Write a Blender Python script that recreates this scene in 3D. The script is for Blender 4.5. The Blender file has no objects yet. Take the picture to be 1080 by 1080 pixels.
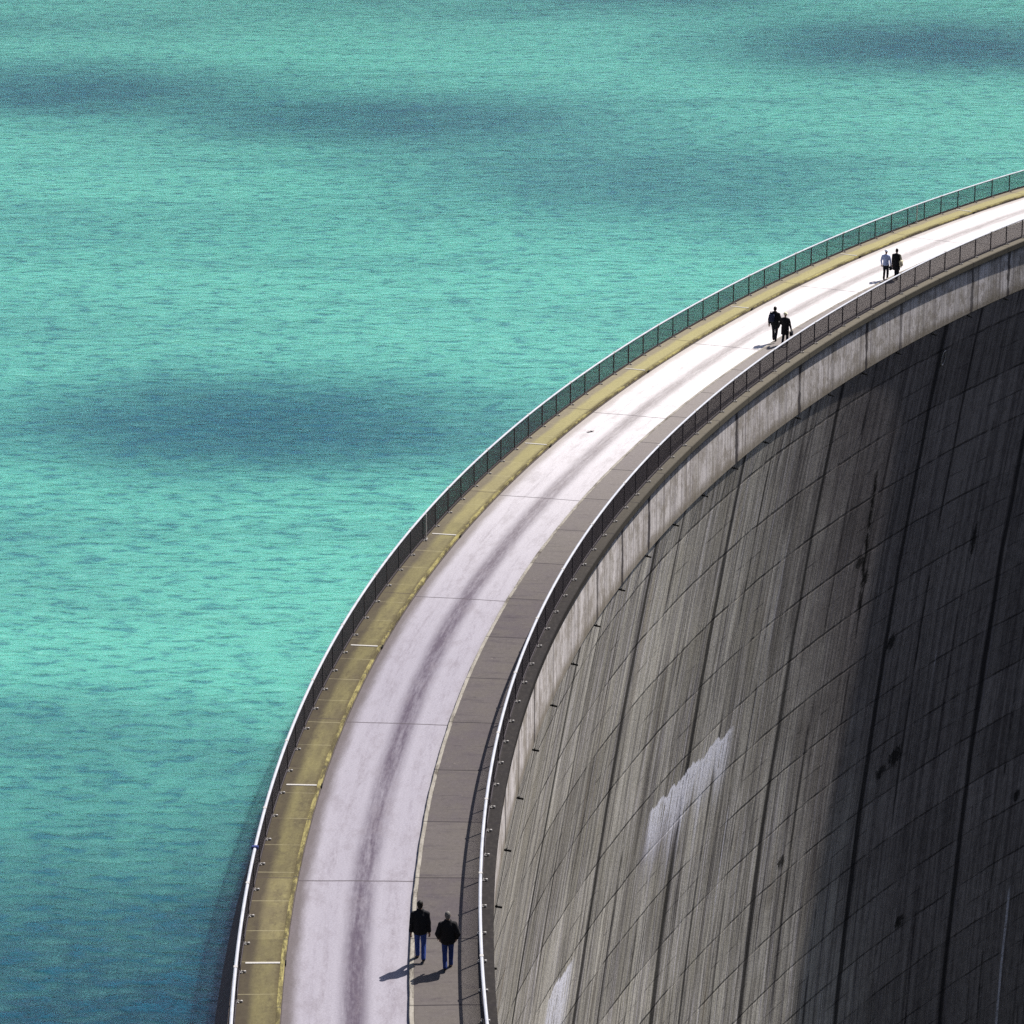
import bpy, bmesh, math, random
from math import sin, cos, pi, radians, exp
from mathutils import Vector, Matrix, noise as mnoise

random.seed(7)
scene = bpy.context.scene
COL = scene.collection

# ------------------------------------------------------------------ crest line of the arch dam
X0, Y0, PH = -6.5126, 94.3143, -0.038201
K0, K1, K2, K3 = .00506577, -.00194228, .00070403, .00834652
DS = 0.25
S_A, S_B = -45.0, 205.0
def kappa(s):
    if s > 133: return 0.0
    u = (min(max(s, -20), 130) - 60) / 100
    return K0 + K1*u + K2*u*u + K3*u**3
def _integrate():
    fw = {0: (X0, Y0, PH)}
    x, y, t = X0, Y0, PH
    n = int(S_B/DS) + 20
    for i in range(1, n):
        s = i*DS; tm = t + kappa(s-DS/2)*DS/2
        x += sin(tm)*DS; y += cos(tm)*DS; t += kappa(s-DS/2)*DS
        fw[i] = (x, y, t)
    x, y, t = X0, Y0, PH
    for i in range(-1, int(S_A/DS) - 20, -1):
        s = i*DS; tm = t - kappa(s+DS/2)*DS/2
        x -= sin(tm)*DS; y -= cos(tm)*DS; t -= kappa(s+DS/2)*DS
        fw[i] = (x, y, t)
    return fw
FW = _integrate()
def frame(s):
    i = math.floor(s/DS); w = s/DS - i
    a, b = FW[i], FW[i+1]
    return tuple(a[k]*(1-w)+b[k]*w for k in range(3))
def pt(s, o, z):
    x, y, t = frame(s)
    return Vector((x - cos(t)*o, y + sin(t)*o, z))
def frange(a, b, d):
    n = max(1, round(abs(b-a)/d)); return [a + (b-a)*i/n for i in range(n+1)]

ZB, OB = -2.78, -5.887          # foot of the light crest band, its offset
KH = 0.13                       # kerb height
ZW = -1.3                       # water level
def face_off(z):
    d = min(max(ZB - z, 0), 68.0)
    return OB + .1904*d - .00139*d*d
def up_off(z):
    d = max(-.3 - z, 0)
    return 1.40 + .70*d - .0090*d*d if d < 30 else 14.3 + .15*(d-30)

# ------------------------------------------------------------------ object helpers
def link(o, parent=None):
    COL.objects.link(o)
    if parent is not None: o.parent = parent
    return o
def tag(o, label=None, cat=None, group=None, kind=None):
    if label: o['label'] = label
    if cat: o['category'] = cat
    if group: o['group'] = group
    if kind: o['kind'] = kind
    return o
def empty(name, loc=(0, 0, 0), rz=0):
    o = bpy.data.objects.new(name, None); o.empty_display_size = .3
    o.location = loc; o.rotation_euler = (0, 0, rz)
    return link(o)
def mesh_obj(name, verts, faces, mats, parent=None, uvs=None, smooth=False, midx=None):
    me = bpy.data.meshes.new(name); me.from_pydata([tuple(v) for v in verts], [], faces)
    for m in (mats if isinstance(mats, list) else [mats]): me.materials.append(m)
    if uvs is not None:
        l = me.uv_layers.new(name='UVMap')
        for lp in me.loops: l.data[lp.index].uv = uvs[lp.vertex_index]
    if midx: 
        for p, i in zip(me.polygons, midx): p.material_index = i
    if smooth:
        for p in me.polygons: p.use_smooth = True
    me.update()
    return link(bpy.data.objects.new(name, me), parent)
def bm_obj(name, bm, mat, parent=None, smooth=False):
    me = bpy.data.meshes.new(name); bm.to_mesh(me); bm.free()
    me.materials.append(mat)
    if smooth:
        for p in me.polygons: p.use_smooth = True
    return link(bpy.data.objects.new(name, me), parent)
def box(bm, c, size, rot=None, bevel=0):
    r = bmesh.ops.create_cube(bm, size=1)
    M = Matrix.Translation(c) @ (rot.to_4x4() if rot else Matrix()) @ Matrix.Diagonal((*size, 1))
    bmesh.ops.transform(bm, matrix=M, verts=r['verts'])
    if bevel:
        es = list({e for v in r['verts'] for e in v.link_edges})
        bmesh.ops.bevel(bm, geom=es, offset=bevel, segments=1, affect='EDGES')
def rod(bm, a, b, r, n=6, r2=None):
    a, b = Vector(a), Vector(b); d = b - a
    q = d.to_track_quat('Z', 'Y').to_matrix().to_4x4()
    g = bmesh.ops.create_cone(bm, cap_ends=True, segments=n, radius1=r, radius2=r if r2 is None else r2, depth=d.length)
    bmesh.ops.transform(bm, matrix=Matrix.Translation((a+b)/2) @ q, verts=g['verts'])

def sweep(name, prof, ss, mat, parent=None, closed=True, uvmode='o', smooth=False, midx=None, sharp=False):
    """prof: list of (o, z) or function of s; swept along the crest. UV = (s, o) or (s, z)."""
    verts, uvs, faces, mi = [], [], [], []
    n = None
    for s in ss:
        P = prof(s) if callable(prof) else prof
        n = len(P)
        for (o, z) in P:
            verts.append(pt(s, o, z)); uvs.append((s, o if uvmode == 'o' else z))
    m = n if closed else n-1
    for i in range(len(ss)-1):
        for j in range(m):
            k = (j+1) % n
            faces.append((i*n+j, i*n+k, (i+1)*n+k, (i+1)*n+j)); mi.append(midx[j] if midx else 0)
    if closed:
        faces.append(tuple(range(n-1, -1, -1))); mi.append(0)
        L = (len(ss)-1)*n
        faces.append(tuple(L+j for j in range(n))); mi.append(0)
    o = mesh_obj(name, verts, faces, mat, parent, uvs, smooth, mi)
    bm = bmesh.new(); bm.from_mesh(o.data); bmesh.ops.recalc_face_normals(bm, faces=bm.faces); bm.to_mesh(o.data); bm.free()
    return o

# ------------------------------------------------------------------ node helpers
class N:
    """tiny wrapper: arithmetic on node sockets"""
    def __init__(s, nt, sock): s.nt, s.k = nt, sock
    def _m(s, op, *a, clamp=False):
        n = s.nt.nodes.new('ShaderNodeMath'); n.operation = op; n.use_clamp = clamp
        for i, v in enumerate((s,)+a):
            if isinstance(v, N): s.nt.links.new(v.k, n.inputs[i])
            else: n.inputs[i].default_value = v
        return N(s.nt, n.outputs[0])
    def __add__(s, b): return s._m('ADD', b)
    __radd__ = __add__
    def __sub__(s, b): return s._m('SUBTRACT', b)
    def __rsub__(s, b): return (s*-1.0)+b
    def __mul__(s, b): return s._m('MULTIPLY', b)
    __rmul__ = __mul__
    def __truediv__(s, b): return s._m('DIVIDE', b)
    def abs(s): return s._m('ABSOLUTE')
    def floor(s): return s._m('FLOOR')
    def exp(s): return s._m('EXPONENT')
    def pow(s, b): return s._m('POWER', b)
    def max(s, b): return s._m('MAXIMUM', b)
    def min(s, b): return s._m('MINIMUM', b)
    def clamp(s): return s._m('ADD', 0.0, clamp=True)
    def per(s, off, p):           # signed distance to nearest multiple off + k p
        q = (s - off)/p + .5
        return (q - q.floor() - .5)*p
    def step(s, a, b):            # smooth 0..1 between a and b (a > b allowed)
        n = s.nt.nodes.new('ShaderNodeMapRange'); n.interpolation_type = 'SMOOTHSTEP'
        flip = a > b
        s.nt.links.new(s.k, n.inputs[0])
        n.inputs[1].default_value = min(a, b); n.inputs[2].default_value = max(a, b)
        n.inputs[3].default_value = 1.0 if flip else 0.0; n.inputs[4].default_value = 0.0 if flip else 1.0
        return N(s.nt, n.outputs[0])
class Mat:
    def __init__(s, name, rough=.8, spec=.5, metal=0.0):
        s.m = bpy.data.materials.new(name); s.m.use_nodes = True
        s.nt = s.m.node_tree; s.b = s.nt.nodes['Principled BSDF']
        s.b.inputs['Roughness'].default_value = rough
        s.b.inputs['Specular IOR Level'].default_value = spec
        s.b.inputs['Metallic'].default_value = metal
    def uv(s):
        n = s.nt.nodes.new('ShaderNodeUVMap'); n.uv_map = 'UVMap'
        x = s.nt.nodes.new('ShaderNodeSeparateXYZ'); s.nt.links.new(n.outputs[0], x.inputs[0])
        return N(s.nt, x.outputs[0]), N(s.nt, x.outputs[1])
    def pos(s):
        n = s.nt.nodes.new('ShaderNodeTexCoord')
        x = s.nt.nodes.new('ShaderNodeSeparateXYZ'); s.nt.links.new(n.outputs['Object'], x.inputs[0])
        return tuple(N(s.nt, x.outputs[i]) for i in range(3))
    def noise(s, x, y, z=0.0, detail=3.0, rough=.55, dist=0.0):
        c = s.nt.nodes.new('ShaderNodeCombineXYZ')
        for i, v in enumerate((x, y, z)):
            if isinstance(v, N): s.nt.links.new(v.k, c.inputs[i])
            else: c.inputs[i].default_value = v
        n = s.nt.nodes.new('ShaderNodeTexNoise'); n.inputs['Scale'].default_value = 1
        n.inputs['Detail'].default_value = detail; n.inputs['Roughness'].default_value = rough
        n.inputs['Distortion'].default_value = dist
        s.nt.links.new(c.outputs[0], n.inputs['Vector'])
        return N(s.nt, n.outputs[0])
    def mix(s, f, a, b):
        n = s.nt.nodes.new('ShaderNodeMix'); n.data_type = 'RGBA'
        if isinstance(f, N): s.nt.links.new(f.k, n.inputs[0])
        else: n.inputs[0].default_value = f
        for v, k in ((a, 6), (b, 7)):
            if isinstance(v, tuple): n.inputs[k].default_value = (*v, 1)
            else: s.nt.links.new(v, n.inputs[k])
        return n.outputs[2]
    def scale(s, col, f):         # colour times value
        n = s.nt.nodes.new('ShaderNodeVectorMath'); n.operation = 'SCALE'
        s.nt.links.new(col, n.inputs[0]); s.nt.links.new(f.k, n.inputs['Scale'])
        return n.outputs[0]
    def color(s, c):
        if isinstance(c, tuple): s.b.inputs['Base Color'].default_value = (*c, 1)
        else: s.nt.links.new(c, s.b.inputs['Base Color'])
        return s
    def rough(s, r): s.nt.links.new(r.k, s.b.inputs['Roughness']); return s
    def bump(s, h, strength=.5, dist=.02):
        n = s.nt.nodes.new('ShaderNodeBump'); n.inputs['Strength'].default_value = strength
        n.inputs['Distance'].default_value = dist
        s.nt.links.new(h.k, n.inputs['Height']); s.nt.links.new(n.outputs[0], s.b.inputs['Normal'])
        return s

# ------------------------------------------------------------------ materials
def mat_road():
    M = Mat('road_concrete', .8, .10); s, o = M.uv()
    wob = M.noise(s*.06, 3.3)*.5 - .25
    centre = ((o + 2.02 + wob*.5).abs()).step(.62, .08)
    n1 = M.noise(s*.35, o*5.0, 1.0, 5, .65); n2 = M.noise(s*2.2, o*9.0, 4.0, 4, .7); n3 = M.noise(s*.05, o*.6, 9.0)
    n4 = M.noise(s*14, o*14, 2.0, 3, .6)
    patchy = M.noise(s*.09, 7.7, 0, 2)
    c = M.mix(n3, (.222, .208, .240), (.272, .257, .285))
    far_pale = s.step(30, 85)  # colour grows paler towards the far end of the road
    c = M.mix(far_pale*.85, c, (.56, .535, .53))
    cm = centre*(n1*1.4 + n2*.9 - .62 + patchy*.6).clamp()*(1.0 - far_pale*.15)
    c = M.mix(cm, c, M.mix(far_pale, (.070, .056, .076), (.20, .18, .175)))
    # grime gathered along the upstream kerb
    edge = (o + (M.noise(s*.45, o*2.5, 0, 5, .7)*.40 - .02)).step(-.34, .10)
    c = M.mix(edge*(.85 - far_pale*.25), c, M.mix(far_pale, (.075, .062, .060), (.22, .19, .16)))
    lane = ((o + 1.02 + wob).abs().step(.55, .1) + (o + 3.05 + wob).abs().step(.40, .1)).clamp()
    c = M.mix(lane*n1.step(.42, .62)*n2.step(.35, .65)*.38, c, M.mix(far_pale, (.13, .11, .13), (.26, .24, .235)))
    blot = M.noise(s*.5, o*1.1, 17.0, 6, .75)
    c = M.mix(blot.step(.48, .68)*.42, c, M.mix(far_pale, (.15, .13, .145), (.30, .28, .27)))
    cs = M.noise(s*1.9, o*2.3, 23.0, 6, .8).step(.60, .70)
    c = M.mix(cs*.42, c, (.10, .095, .10))
    thin = (o + 1.05 + wob).abs().step(.22, .0)*n1.step(.45, .75)*.22
    c = M.mix(thin, c, (.15, .13, .14))
    e2 = (o + 3.60).abs().step(.30, .0)*n2.step(.3, .7)*.35
    c = M.mix(e2, c, (.15, .135, .14))
    j = (s.per(10.9, 15.0) + (M.noise(o*2, s*.3)*.06 - .03)).abs().step(.055, .028)
    c = M.mix(j*.85, c, (.06, .05, .055))
    sp = M.noise(s*7, o*7, 5.0, 2, .5).step(.70, .76)*.30
    c = M.mix(sp, c, (.13, .11, .12))
    c = M.scale(c, n4*.5 + .75)
    M.color(c); M.bump(n4, .25, .01); return M.m
def mat_walk_down():
    M = Mat('walkway_concrete', .85, .08); s, o = M.uv()
    pid = ((s - .9)/5.0).floor()
    tone = M.noise(pid*7.31, 1.7, 0, 0)
    n1 = M.noise(s*.8, o*.9, 2.0, 5, .65); n2 = M.noise(s*5, o*7, 1.0, 4, .7); n3 = M.noise(s*3.0, o*.6, 6.0, 4, .6)
    c = M.mix((tone*1.6 - .3).clamp(), (.066, .056, .061), (.100, .089, .082))
    c = M.mix(n1.step(.35, .7)*.6, c, (.090, .080, .070))
    c = M.mix(n3.step(.5, .72)*.5, c, (.043, .036, .043))
    c = M.mix(M.noise(s*1.7, o*2.0, 27.0, 6, .8).step(.56, .68)*.35, c, (.028, .024, .027))
    c = M.mix(M.noise(s*6, o*6, 29.0, 3, .6).step(.66, .74)*.5, c, (.17, .15, .14))
    far_pale = s.step(35, 80)  # paler mix further along the crest
    c = M.mix(far_pale*.8, c, (.21, .19, .178))
    # lichen-black ledge outside the railing
    led = (o + M.noise(s*1.5, 4.4)*.10).step(-5.62, -5.70)
    lc = M.mix(M.noise(s*3, o*6, 3.0, 4, .7).step(.42, .72), (.004, .0036, .005), (.024, .021, .020))
    lc = M.mix(far_pale*.8, lc, (.20, .18, .135))
    c = M.mix(led, c, lc)
    inn = (o + M.noise(s*.9, 6.2)*.25).step(-5.05, -5.55)
    c = M.mix(inn*.45, c, (.036, .032, .030))
    j = s.per(.9, 5.0).abs().step(.05, .022)
    c = M.mix(j*.8, c, (.018, .015, .018))
    j2 = s.per(3.4, 5.0).abs().step(.04, .015)*M.noise(s*.1, o*2).step(.4, .6)
    c = M.mix(j2*.35, c, (.02, .017, .02))
    c = M.scale(c, n2*.5 + .75)
    M.color(c); M.bump(n2, .3, .01); return M.m
def mat_walk_up():
    M = Mat('mossy_walkway_concrete', .9, .06); s, o = M.uv()
    n1 = M.noise(s*.5, o*1.6, 2.0, 5, .65); n2 = M.noise(s*6, o*7, 1.0, 4, .7); n3 = M.noise(s*.22, o*.4, 8.0, 3)
    n5 = M.noise(s*1.1, o*12, 5.0, 4, .65)
    c = M.mix(n1.step(.3, .7), (.105, .090, .050), (.150, .132, .064))
    c = M.mix(n3.step(.45, .68)*.75, c, (.080, .066, .046))
    c = M.mix(n5.step(.52, .75)*.45, c, (.070, .056, .030))
    c = M.mix(M.noise(s*.9, o*1.4, 27.0, 6, .8).step(.50, .66)*.55, c, (.058, .047, .034))
    c = M.mix(M.noise(s*5, o*6, 29.0, 3, .6).step(.66, .74)*.5, c, (.24, .21, .12))
    bay = M.noise(((s - .9)/5.0).floor()*5.3, 2.2, 0, 0)
    c = M.scale(c, bay*.9 + .55)
    far_pale = s.step(30, 80)  # shifts to a paler tone with distance along the crest
    c = M.mix(far_pale*.7, c, (.30, .272, .135))
    dirt = (o + (n1*.5 - .2)).step(.85, 1.12)
    c = M.mix(dirt*.72, c, M.mix(far_pale, (.034, .027, .025), (.15, .13, .115)))
    d2 = (o + (n2*.2 - .1)).step(.36, .22)
    c = M.mix(d2*.45, c, (.058, .045, .026))
    j = s.per(1.85, 2.36).abs().step(.035, .014)
    c = M.mix(j*.5*n3.step(.3, .6), c, (.30, .27, .17))
    j3 = (s.per(10.9, 15.0) + .08).abs().step(.05, .025)
    c = M.mix(j3*.8, c, (.05, .04, .035))
    c = M.scale(c, n2*.55 + .72)
    M.color(c); M.bump(n2, .35, .012); return M.m
def mat_kerb(name, ca, cb, cd, thr=.5):
    M = Mat(name, .85, .08); s, o = M.uv()
    n = M.noise(s*.7, o*3, 3.0, 6, .75); n2 = M.noise(s*9, o*9, 1.0, 3)
    c = M.mix(n.step(.30, .70), cb, ca)
    c = M.mix(M.noise(s*.5, o*2, 7.0, 6, .8).step(thr, thr+.16)*.85, c, cd)
    c = M.mix(M.noise(s*4.5, o*8, 13.0, 4, .75).step(.60, .68)*.8, c, cd)
    j = s.per(.9, 5.0).abs().step(.05, .02)
    c = M.mix(j*.8, c, (.05, .045, .04))
    c = M.scale(c, n2*.5+.75)
    M.color(c); M.bump(n2, .4, .012); return M.m
JOINTS = (107.9, 15.75)          # main block joints of the face
def streaks(M, s, z, wide=1.0):
    a = M.noise(s*.55*wide, z*.022, 1.0, 3, .6)
    b = M.noise(s*2.1*wide, z*.035, 2.0, 4, .65)
    c = M.noise(s*6.5*wide, z*.07, 3.0, 4, .7)
    return a, b, c
def mat_face():
    M = Mat('weathered_dam_concrete', .95, .04); s, z = M.uv()
    sw = s + (M.noise(z*.16, s*.12, 33.0, 4, .6)*.5 - .25)          # runs wander a little
    a = M.noise(sw*.45, z*.030, 1.0, 4, .6); b = M.noise(sw*1.9, z*.045, 2.0, 5, .7)
    c_ = M.noise(sw*6.0, z*.10, 3.0, 5, .75); d_ = M.noise(sw*3.3, z*.16, 13.0, 5, .75)
    g = M.noise(s*.22, z*.20, 5.0, 6, .7); f = M.noise(s*7, z*6, 6.0, 5, .75); h = M.noise(s*1.6, z*1.3, 8.0, 6, .75)
    pid = ((z + 4.43)/3.5).floor(); bid = ((s - JOINTS[0])/JOINTS[1]).floor()
    tone = M.noise(pid*3.17 + .3, bid*5.73 + .7, 0, 0)
    c = M.mix(a.step(.36, .64), (0.30, 0.278, 0.245), (0.62, 0.585, 0.515))
    c = M.mix(g.step(.40, .66)*.55, c, (0.44, 0.41, 0.335))
    c = M.mix(b.step(.47, .62)*.60, c, (0.085, 0.076, 0.082))
    c = M.mix(c_.step(.52, .61)*.72, c, (0.038, 0.033, 0.040))
    c = M.mix(M.noise(sw*5.0, z*.09, 11.0, 5, .75).step(.53, .63)*.72, c, (0.68, 0.64, 0.665))
    c = M.mix(d_.step(.55, .64)*.62, c, (0.040, 0.036, 0.041))
    c = M.mix(M.noise(sw*.8, z*.05, 15.0, 4, .65).step(.56, .74)*.45, c, (0.2188, 0.1715, 0.1085))
    c = M.mix(h.step(.54, .72)*.28, c, (0.0963, 0.0875, 0.0840))
    # biofilm tone plus the far blocks' shade, painted in as dark colour
    film_shade = (s + (g*26 - 13) + (a*14 - 7) + z*.5).step(71, 97)
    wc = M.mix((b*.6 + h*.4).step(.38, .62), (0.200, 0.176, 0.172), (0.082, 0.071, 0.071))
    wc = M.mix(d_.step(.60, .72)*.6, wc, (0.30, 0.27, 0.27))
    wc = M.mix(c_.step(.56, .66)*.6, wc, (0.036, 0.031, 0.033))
    c = M.mix(film_shade*.93, c, wc)
    c = M.scale(c, tone*.7 + .65)
    # horizontal lift lines, broken
    wl = M.noise(s*.35, z*.3, 21.0, 4)*.20 - .10
    lift = (z.per(-4.43, 3.5) + wl).abs().step(.11, .03)*M.noise(s*.22, pid*9.1, 0, 5, .7).step(.38, .56)
    c = M.mix(lift*.75, c, (0.0170, 0.0153, 0.0170))
    lift2 = (z.per(-4.43+1.75, 3.5) + wl).abs().step(.07, .02)*M.noise(s*.25, pid*4.7, 3.0, 5, .7).step(.46, .60)
    c = M.mix(lift2*.6, c, (0.0238, 0.0204, 0.0238))
    # wet black runs down each block joint
    wob = M.noise(z*.12, s*.05, 31.0, 4, .6)*.7 - .35
    wid = M.noise(bid*2.9, z*.045, 4.0, 4, .6)
    d = (s.per(*JOINTS) + wob).abs()
    run = (d - wid*.75 + .22).step(.32, .0)
    c = M.mix(run*.85, c, (0.0127, 0.0119, 0.0136))
    edge = (s.per(JOINTS[0] + .55, JOINTS[1]) + wob).abs().step(.14, .03)*M.noise(z*.15, bid*3.3, 0, 4).step(.45, .6)
    c = M.mix(edge*.4, c, (0.1700, 0.1564, 0.1785))
    d5 = (s.per(JOINTS[0] + 5.2, JOINTS[1]) + wob*.7).abs()
    c = M.mix((d5 - wid*.30 + .08).step(.18, .0)*.8*M.noise(z*.10, s*.2, 5.0, 5, .7).step(.42, .54), c, (0.0170, 0.0153, 0.0170))
    d10 = (s.per(JOINTS[0] + 10.6, JOINTS[1]) + wob*.8).abs()
    c = M.mix((d10 - wid*.26 + .07).step(.18, .0)*.75*M.noise(z*.09, s*.2, 9.0, 5, .7).step(.44, .56), c, (0.0204, 0.0170, 0.0204))
    # seeping crack with dark spatter
    cw = M.noise(z*.75, 2.0, 41.0, 6, .8)*1.9 - .95
    crack = (s - 101.9 - (z + 14)*-.16 + cw).abs().step(.48, .06)*z.step(-19.5, -17.8)*z.step(-9.3, -10.6)
    c = M.mix(crack*.95*h.step(.36, .52), c, (0.0034, 0.0034, 0.0034))
    for (bs, bz, rs, rz) in ((102.9, -16.6, .35, .5), (112.2, -30.4, 1.2, .8), (110.3, -30.8, .9, .5), (131.0, -38.8, .5, .5),
                             (116.1, -42.5, .7, .5), (101.4, -15.3, .8, .4), (108.8, -22.2, .8, .55), (119.0, -18.5, .4, 1.3), (96.0, -31.5, .7, .5)):
        q = ((s - bs)/rs).pow(2.0) + ((z - bz)/rz).pow(2.0) + (M.noise(s*2.5, z*2.5, 51.0, 6, .8)*4.4 - 2.2)
        c = M.mix(q.step(1.0, .2)*.85, c, (0.0068, 0.0068, 0.0068))
    # lime bloom bleeding from two leaking lift joints
    fine = M.noise(sw*4.6, z*.14, 61.0, 5, .75); jag = M.noise(s*.55, 3.0, 0, 6, .75)
    reach = M.noise(s*.62, 5.0, 7.0, 4, .7)
    def bloom(s0, s1, z0, length, col, c, cover=.40, core_k=1.0):
        dn = (z*-1.0 + z0) + (jag*2.2 - 1.1)                   # metres below the leak
        L = (reach*2.6 - .75).max(.12)*length
        e = s + (fine*1.6 - .8)
        m = e.step(s0, s0+.9)*e.step(s1, s1-1.8)*dn.step(-.03, .10)
        body = (dn/L).step(1.0, .1)
        core = dn.step(.42, .03)*M.noise(s*1.1, 9.0, 3.0, 4, .7).step(.34, .52)
        return M.mix(m*(body*(fine*.75 + h*.25).step(cover+.03, cover+.10)*1.0 + core*core_k).clamp()*.97, c, col)
    c = bloom(69.6, 77.5, -20.2, 9.0, (0.2900, 0.2682, 0.2972), c, .40, .0)
    c = bloom(70.0, 84.6, -19.45, 8.0, (0.86, 0.85, 0.93), c)
    c = bloom(53.6, 59.2, -22.3, 10.5, (0.86, 0.85, 0.93), c)
    # single white runs
    for (rs, zt, zbm, w) in ((85.45, -24.2, -33.0, .13), (131.5, -45.2, -62, .22), (116.2, -24.6, -27.0, .10), (88.0, -9.5, -19.0, .06), (87.2, -10, -24, .04)):
        m = (s - rs + (M.noise(z*.3, rs, 0, 3)*.22 - .11)).abs().step(w, w*.35)*z.step(zt, zt-.8)*z.step(zbm, zbm+3.0)*(f*.5 + h*.5).step(.36, .52)
        c = M.mix(m*.8, c, (0.5800, 0.5655, 0.6235))
    sp = M.noise(s*2.6, z*2.2, 71.0, 3, .6).step(.66, .72)
    c = M.mix(sp*.32, c, (0.1885, 0.1740, 0.1740))
    sp2 = M.noise(s*5.0, z*1.7, 75.0, 4, .7).step(.62, .72)
    c = M.mix(sp2*.5, c, (0.0174, 0.0159, 0.0174))
    c = M.scale(c, f*1.0 + .50)
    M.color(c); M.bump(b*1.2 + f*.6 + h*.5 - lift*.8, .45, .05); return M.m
def mat_band():
    M = Mat('crest_band_concrete', .9, .05); s, z = M.uv()
    a, b, c_ = streaks(M, s, z*1.0, 1.2)
    f = M.noise(s*8, z*6, 6.0, 4, .7); g = M.noise(s*.8, z*.7, 7.0, 6, .78)
    c = M.mix(a.step(.3, .7), (.40, .373, .352), (.60, .565, .56))
    c = M.mix(b.step(.45, .66)*.72, c, (.17, .152, .160))
    c = M.mix(c_.step(.53, .65)*.65, c, (.085, .076, .082))
    c = M.mix(g.step(.44, .60)*.7, c, (.20, .175, .145))
    c = M.mix(M.noise(s*3.2, z*.35, 19.0, 5, .75).step(.56, .68)*.6, c, (.075, .066, .066))
    # grime above the drip edge, black runs at pour joints every five metres
    low = (z + (M.noise(s*2.2, 1.0, 0, 4, .7)*.9 - .45)).step(-2.15, -2.75)
    c = M.mix(low*.8, c, (.15, .13, .10))
    jn = M.noise(s*.2, z*.5, 3.0, 3)
    d = (s.per(JOINTS[0] - 1.9, JOINTS[1]/3) + M.noise(z*.8, s*.06, 3.0, 3)*.4 - .2).abs()
    jk = M.noise(((s - JOINTS[0] + 1.9)/(JOINTS[1]/3) + .5).floor()*3.71, .3, 0, 0)
    c = M.mix((d - M.noise(s*.25, z*.7, 9.0, 4, .7)*.62 + .20).step(.14, .0)*jk.step(.30, .62)*.9, c, (.030, .026, .029))
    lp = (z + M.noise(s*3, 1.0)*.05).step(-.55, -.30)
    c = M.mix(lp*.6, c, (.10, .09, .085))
    c = M.scale(c, f*.6 + .70)
    M.color(c); M.bump(f + b, .3, .03); return M.m
def mat_up_face():
    M = Mat('upstream_concrete', .85, .25); s, z = M.uv()
    a, b, c_ = streaks(M, s, z); f = M.noise(s*6, z*6, 6.0, 4, .7)
    c = M.mix(a, (.11, .085, .075), (.19, .15, .125)); c = M.mix(b.step(.5, .7)*.6, c, (.05, .04, .04))
    c = M.mix(z.step(-4.0, -4.8), c, (.30, .28, .25)); c = M.scale(c, f*.5+.75)
    M.color(c); return M.m
def plain(name, col, rough=.6, spec=.4, metal=0.0, var=.25, sc=20.0):
    M = Mat(name, rough, spec, metal); x, y, z = M.pos()
    n = M.noise(x*sc, y*sc, z*sc, 4, .65)
    M.color(M.scale(M.mix(n, col, col), n*2*var + (1-var))); return M.m
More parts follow.
